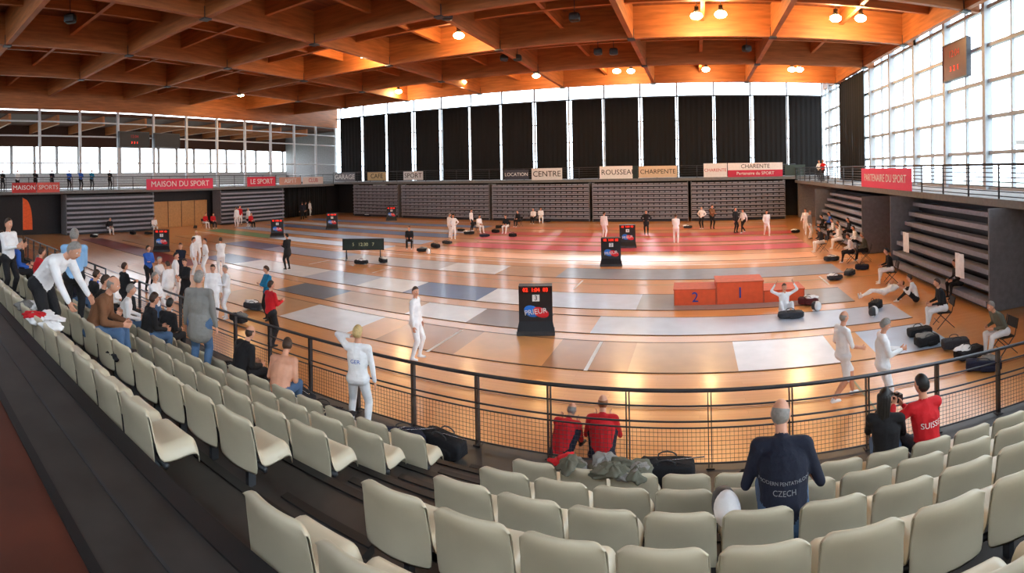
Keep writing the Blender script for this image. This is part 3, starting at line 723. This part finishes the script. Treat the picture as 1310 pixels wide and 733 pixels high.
# seated on chairs
chb = B()
for sx in (-.22, .22):
    chb.path([(sx, -.25, .02), (sx, .20, .45)], .012, STEEL); chb.path([(sx, .24, .02), (sx, -.18, .47), (sx, -.27, .85)], .012, STEEL)
chb.box(-.22, .22, -.18, .22, .43, .455, BLACK); chb.obox((0, -.27, .72), (.42, .02, .24), BLACK, Matrix.Rotation(.2, 3, 'X')); chb.tube((-.22, .2, .2), (.22, .2, .2), .01, STEEL)
chme = chb.mesh('folding_chair')
def chair_at(p, face): place(chme, 'folding_chair', p, -math.radians(face))
for px, py, fc, t, bt, hr, kw in [(1207, 418, -80, C_B, C_W, 'brown', {}), (1284, 452, -90, C_OL, C_W, 'grey', dict(lean=30)), (1075, 318, -90, C_W, C_W, 'brown', {}), (1052, 322, -100, C_B, C_W, 'black', {}), (1108, 334, -70, C_OL, C_B, 'grey', {}),
                                  (648, 298, 180, C_B, C_W, 'brown', {}), (612, 298, 120, C_W, C_W, 'brown', {}), (683, 286, 180, C_W, C_B, 'grey', {}), (692, 285, 160, C_W, C_W, 'brown', {}), (664, 290, 200, C_B, C_B, 'brown', {}), (524, 318, 150, C_B, C_B, 'black', {}),
                                  (197, 298, 100, C_W, C_W, 'brown', {}), (262, 292, 90, C_R, C_W, 'brown', {}), (272, 292, 100, C_R, C_B, 'brown', {}), (140, 300, 90, C_B, C_W, 'grey', {}), (320, 292, 90, C_R, C_B, 'brown', {}),
                                  (1140, 362, -80, C_B, C_W, 'black', {}), (1090, 336, -80, C_W, C_B, 'brown', {})]:
    p = spot(px, py); chair_at(p, fc)
    figure('seated_team_member', p, fc, 1.78, t, bt, C_W, hr, bulk=1.16, **sit(.47, **kw))
figure('seated_fencer', spot(1003, 400), 175, 1.74, C_W, C_W, C_W, hair='brown', **sitfloor(hands=((-.30, .10, .95), (.30, .10, .95)), lean=5, elbow=((-1, 0, -.3), (1, 0, -.3))))
figure('lying_fencer', spot(1130, 380), -90, 1.76, C_W, C_W, C_W, hair='brown', lie=80, lean=8, hands=((-.1, .2, 1.25), (.1, .2, 1.22)), feet=((-.12, .1, .1), (.12, .02, .085)))
figure('seated_fencer', spot(1172, 386), -60, 1.76, C_W, C_B, C_W, hair='brown', **sitfloor())
for y, k, t in ((26.5, 0, C_W), (28.2, 1, C_B), (31.0, 0, C_W), (15.2, 0, C_B), (32.4, 1, C_BL), (29.6, 0, C_W), (33.6, 0, C_B)):
    dz = (3.0-.25)/7; zz = .36+dz*k
    figure('bleacher_spectator', (8.55+.2*k, y, zz-.45), -90, 1.74, t, C_B, hair='brown', **sit(.45, feet=((-.13, .42, .10), (.13, .40, .10)) if k == 0 else ((-.13, .42, .2), (.13, .40, .2)), zoff=.0 if k else .1))
# gallery people
for px, col in ((88, C_BL), (103, C_BL), (117, C_TQ), (45, C_B), (3, C_B), (22, C_W), (66, C_N), (140, C_B)):
    y = -40.2/math.tan(az(px)); figure('gallery_spectator', (-40.2, y, 3.6), 80, 1.75, col, C_B, hair='brown', **CROSS)
for px, col in ((1048, C_W), (1053, C_R)):
    y = 10.2/math.tan(az(px)); figure('gallery_spectator', (10.2, y, 3.45), -120, 1.75, col, C_B, hair='brown', **HIPS)

# ------------------------------------------------------------------ props
PODO = M('podium_orange', (244, 96, 52), .45, var=.06); PODT = M('podium_top', (206, 84, 50), .5)
b = B()
pr_ = spot(947, 389)
for xa, xb, hh, n in ((-2.2, -.80, .55, '2'), (-.79, .79, .76, '1'), (.80, 2.2, .42, '3')):
    b.box(xa, xb, 0, 1.0, .012, hh-.03, PODO); b.box(xa-.02, xb+.02, -.03, 1.03, hh-.03, hh, PODT)
    for xx in (xa, xb): b.box(xx-.012+(.012 if xx == xa else -.012), xx+.012+(.012 if xx == xa else -.012), -.01, .02, .012, hh-.03, PODT)
    b.text(n, min(.52, hh*.85), Matrix.Translation(((xa+xb)/2, -.012, hh*.48)) @ Matrix.Rotation(math.pi/2, 4, 'X'), M('podium_number', (24, 60, 160), .5), .012)
b.make('winners_podium', (pr_.x, pr_.y, 0), .02)
def scoring_stand(px, py, num, face_cam=True, sc=1.0):
    b = B(); w = .42
    P_ = [(-.34, .0), (-.30, .06), (-.16, .30), (-.12, .62), (-.14, 1.0), (.14, 1.0), (.14, .1), (.30, .0)]
    V = [(-w*(1.12 if z < .1 else 1), y, z) for y, z in P_]+[(w*(1.12 if z < .1 else 1), y, z) for y, z in P_]; n = len(P_)
    Fc = [tuple(range(n)), tuple(range(2*n-1, n-1, -1))]+[(i, i+n, (i+1) % n+n, (i+1) % n) for i in range(n)]
    b.add(V, Fc, M('stand_black_panel', (30, 30, 34), .4))
    b.box(-w*1.12, w*1.12, -.36, -.34, .0, .10, STEEL)
    b.box(-w*1.0, w*1.0, -.17, .16, 1.0, 1.18, BLACK); b.box(-w*.9, w*.9, -.185, -.17, 1.02, 1.16, M('display_dark', (60, 10, 10), .3))
    rot = Matrix.Rotation(math.pi/2, 4, 'X')
    b.text('02  1:04  03', .13, Matrix.Translation((0, -.195, 1.09)) @ rot, LED)
    b.box(-.08, .10, -.165, -.14, .80, .96, WHITE); b.text(num, .17, Matrix.Translation((.01, -.172, .88)) @ rot, BLACK)
    b.ell((-.1, -.145, .55), (.2, .012, .14), M('logo_blue', (40, 120, 215), .4), mtx=Matrix.Rotation(.35, 3, 'Y')); b.ell((.12, -.15, .52), (.22, .012, .12), M('logo_red', (226, 40, 50), .4), mtx=Matrix.Rotation(.35, 3, 'Y'))
    b.text('PRIEUR', .18, Matrix.Translation((0, -.172, .54)) @ Matrix.Rotation(-.12, 4, 'Y') @ rot, WHITE)
    p = spot(px, py, .013); b.v = [tuple(sc*c for c in v) for v in b.v]
    b.make('scoring_apparatus_stand', p, math.atan2(-p.x, p.y)*(.9 if face_cam else 0))
for a in ((686, 424, '3'), (782, 339, '2'), (803, 316, '4'), (207, 321, '5'), (355, 303, '6'), (425, 293, '7'), (501, 282, '8')): scoring_stand(*a, sc=1.12)
b = B(); b.box(-1.1, 1.1, -.08, .08, .55, 1.15, BLACK); b.box(-1.04, 1.04, -.09, -.08, .60, 1.10, M('display_green', (30, 46, 42), .3))
b.text('5   12:30   7', .24, Matrix.Translation((0, -.1, .85)) @ Matrix.Rotation(math.pi/2, 4, 'X'), M('led_pale', (160, 160, 120), .4, emit=.3))
for sx in (-.9, .9): b.path([(sx, -.3, .02), (sx, 0, .6), (sx, .3, .02)], .025, STEEL)
p = spot(465, 333); b.make('results_display_board', p, math.atan2(-p.x, p.y)*.9)
bagm = [cloth('bag_black', (24, 24, 28)), cloth('bag_navy', (26, 32, 56)), cloth('bag_grey', (52, 54, 60)), cloth('bag_maroon', (84, 28, 32))]
def bag_mesh(b, ln, hgt, mat):
    k = random.uniform(-.12, .12)
    m3 = Matrix.Rotation(k, 3, 'Y')
    b.ell((0, 0, hgt/2+.03), (ln/2, .15, hgt/2), mat, 24, 12, pw=.3, wrinkle=.03)
    b.ell((-ln*.32, 0, hgt*.55+.03), (ln*.18, .14, hgt*.5), mat, 16, 9, pw=.5, mtx=m3, wrinkle=.05)
    b.ell((ln*.12, -.14, hgt*.4), (ln*.22, .05, hgt*.26), mat, 12, 8, pw=.4)
    for sy in (-.09, .09):
        pts = [(-ln*.18, sy, hgt*.93)]+[(ln*.18*math.sin(a), sy*1.2, hgt+.03+.07*math.cos(a)) for a in (-1.1, -.5, 0, .5, 1.1)]+[(ln*.18, sy, hgt*.93)]
        b.path(pts, .010, STEEL)
    b.path([(-ln*.10, 0, hgt*1.04), (ln*.42, 0, hgt*1.04)], .005, STEEL)
def bag(px, py, rz, ln, mat, hgt):
    b = B(); bag_mesh(b, ln, hgt, mat)
    if random.random() < .5:
        b.ell((random.uniform(-.2, .2), .05, hgt*1.0+.03), (.24, .16, .06), random.choice([C_W, C_W, C_G]), 28, 12, wrinkle=.12)
    b.make('fencing_bag', spot(px, py), rz)
for px, py in [(540, 322), (557, 317), (572, 312), (600, 300), (620, 303), (634, 298), (656, 303), (640, 292), (590, 296), (700, 284),
               (1068, 358), (1087, 352), (1103, 345), (1064, 334), (1018, 298), (1120, 395), (1176, 430), (1186, 442), (1222, 446), (1240, 458), (1258, 474),
               (490, 336), (462, 338), (1012, 407), (1034, 390), (880, 292), (455, 275), (470, 277), (250, 292), (190, 300), (170, 300), (120, 304), (305, 412), (325, 396)]:
    bag(px, py, random.uniform(-.6, .9), random.uniform(.55, .8), random.choice(bagm[:3]*3+bagm), random.uniform(.16, .23))
for x, y, rz, m_ in ((-4.3, 6.55, .4, 1), (-3.7, 6.75, -.2, 0), (-5.9, 6.45, .2, 0), (-6.6, 6.7, -.3, 2), (.9, 6.6, .2, 0), (-8.4, 6.6, .1, 0), (-.45, 6.85, 0, 0), (-4.6, 6.15, .9, 0)):
    b = B(); bag_mesh(b, .75, .26, bagm[m_])
    b.path([(-.5, .1, .05), (0, 0, .30), (.5, -.1, .40)], .008, M('blade_steel', (190, 192, 196), .25, metal=1))
    b.make('sports_bag', (x, y, .305), rz)
def mask_obj(loc, rz, sc=1):
    b = B(); b.ell((0, .05, .16), (.11, .13, .15), M('mask_mesh', (60, 62, 66), .5), 18, 12, pw=.85); b.ell((0, -.02, .165), (.12, .13, .155), C_W, 18, 12); b.ell((0, .08, .04), (.1, .07, .05), C_W)
    b.v = [tuple(sc*c for c in v) for v in b.v]; b.make('fencing_mask', loc, rz)
mask_obj((.19, rowY['C']+.32, zC+.40), .3, .85); mask_obj(spot(1045, 398), 1); mask_obj(spot(1118, 405), 2); mask_obj(spot(548, 325), 0)
def heap(loc, cols, n, spread, sc=1.0):
    b = B()
    for k in range(n):
        m3 = (Matrix.Rotation(random.uniform(0, 3), 3, 'Z') @ Matrix.Rotation(random.uniform(-.25, .25), 3, 'X'))
        b.ell((random.uniform(-spread, spread), random.uniform(-.10, .10), .04+.05*k/n), (sc*random.uniform(.13, .20), sc*random.uniform(.09, .13), sc*random.uniform(.03, .055)), cols[k % len(cols)], 36, 16, mtx=m3, wrinkle=.13)
    b.make('folded_clothes_pile', loc, 0)
heap((-1.12, rowY['A']+.14, zA+.63), [C_OL, C_G, C_OL, C_OL], 9, .30)
heap((-.70, rowY['A']+.14, zA+.62), [C_OL, C_G], 5, .2)
heap((-1.52, rowY['A']+.16, zA+.62), [C_R], 2, .05, .6)
heap((-6.3, 1.95, zE+.60), [C_W, C_R, C_W], 8, .30); heap((-7.1, 1.95, zE+.56), [C_W, C_G], 6, .3); heap((-6.0, 2.9, zD+.40), [C_B, C_B], 5, .25)
heap((-4.9, 5.5, zA+.42), [C_B, C_N, C_B], 6, .3)
b = B(); b.obox((0, 0, 0), (.14, .07, .09), BLACK); b.cap((0, .03, 0), (0, .15, 0), (.04, .04), (.045, .045), BLACK, 14); b.obox((0, 0, .06), (.05, .05, .03), BLACK)
b.make('photo_camera', (2.42, rowY['A']+.66, zA+.96), .25)
b = B(); V = []; Fc = []; n = 12
for k in range(n+1):
    z = .8+2.4*k/n; w = .75*math.sqrt(max(0, 1-(k/n)**3)); V += [(0, 0, z), (0, w, z)]
for k in range(n): Fc.append((2*k, 2*k+1, 2*k+3, 2*k+2))
b.add(V, Fc, M('flag_orange', (236, 96, 40), .7)); b.tube((0, 0, .03), (0, 0, 3.25), .02, STEEL); b.cap((0, 0, .0), (0, 0, .04), (.25, .25), (.25, .25), STEEL, 14)
b.make('feather_flag', (-36.8, 9.6, .01), 0)
for y, z in ((19.0, 1.5), (14.6, 1.3)):
    b = B(); V = []; Fc = []
    for k in range(9): V += [(.02*math.sin(k*1.6), -.3+.075*k, 0), (.02*math.sin(k*1.6)+.015, -.3+.075*k+.01, -.8)]
    for k in range(8): Fc.append((2*k, 2*k+1, 2*k+3, 2*k+2))
    b.add(V, Fc, C_W, True); b.make('hung_fencing_jacket', (8.22, y, z+.35))

# ------------------------------------------------------------------ light
w = bpy.data.worlds.new('sky'); scene.world = w; w.use_nodes = True
bg = w.node_tree.nodes['Background']; bg.inputs['Color'].default_value = (.82, .91, 1, 1); bg.inputs['Strength'].default_value = 6.0
sun = bpy.data.lights.new('sun', 'SUN'); sun.energy = 2.5; sun.angle = .05; so = bpy.data.objects.new('sun', sun); scene.collection.objects.link(so)
so.rotation_euler = (math.radians(-62), 0, math.radians(8))
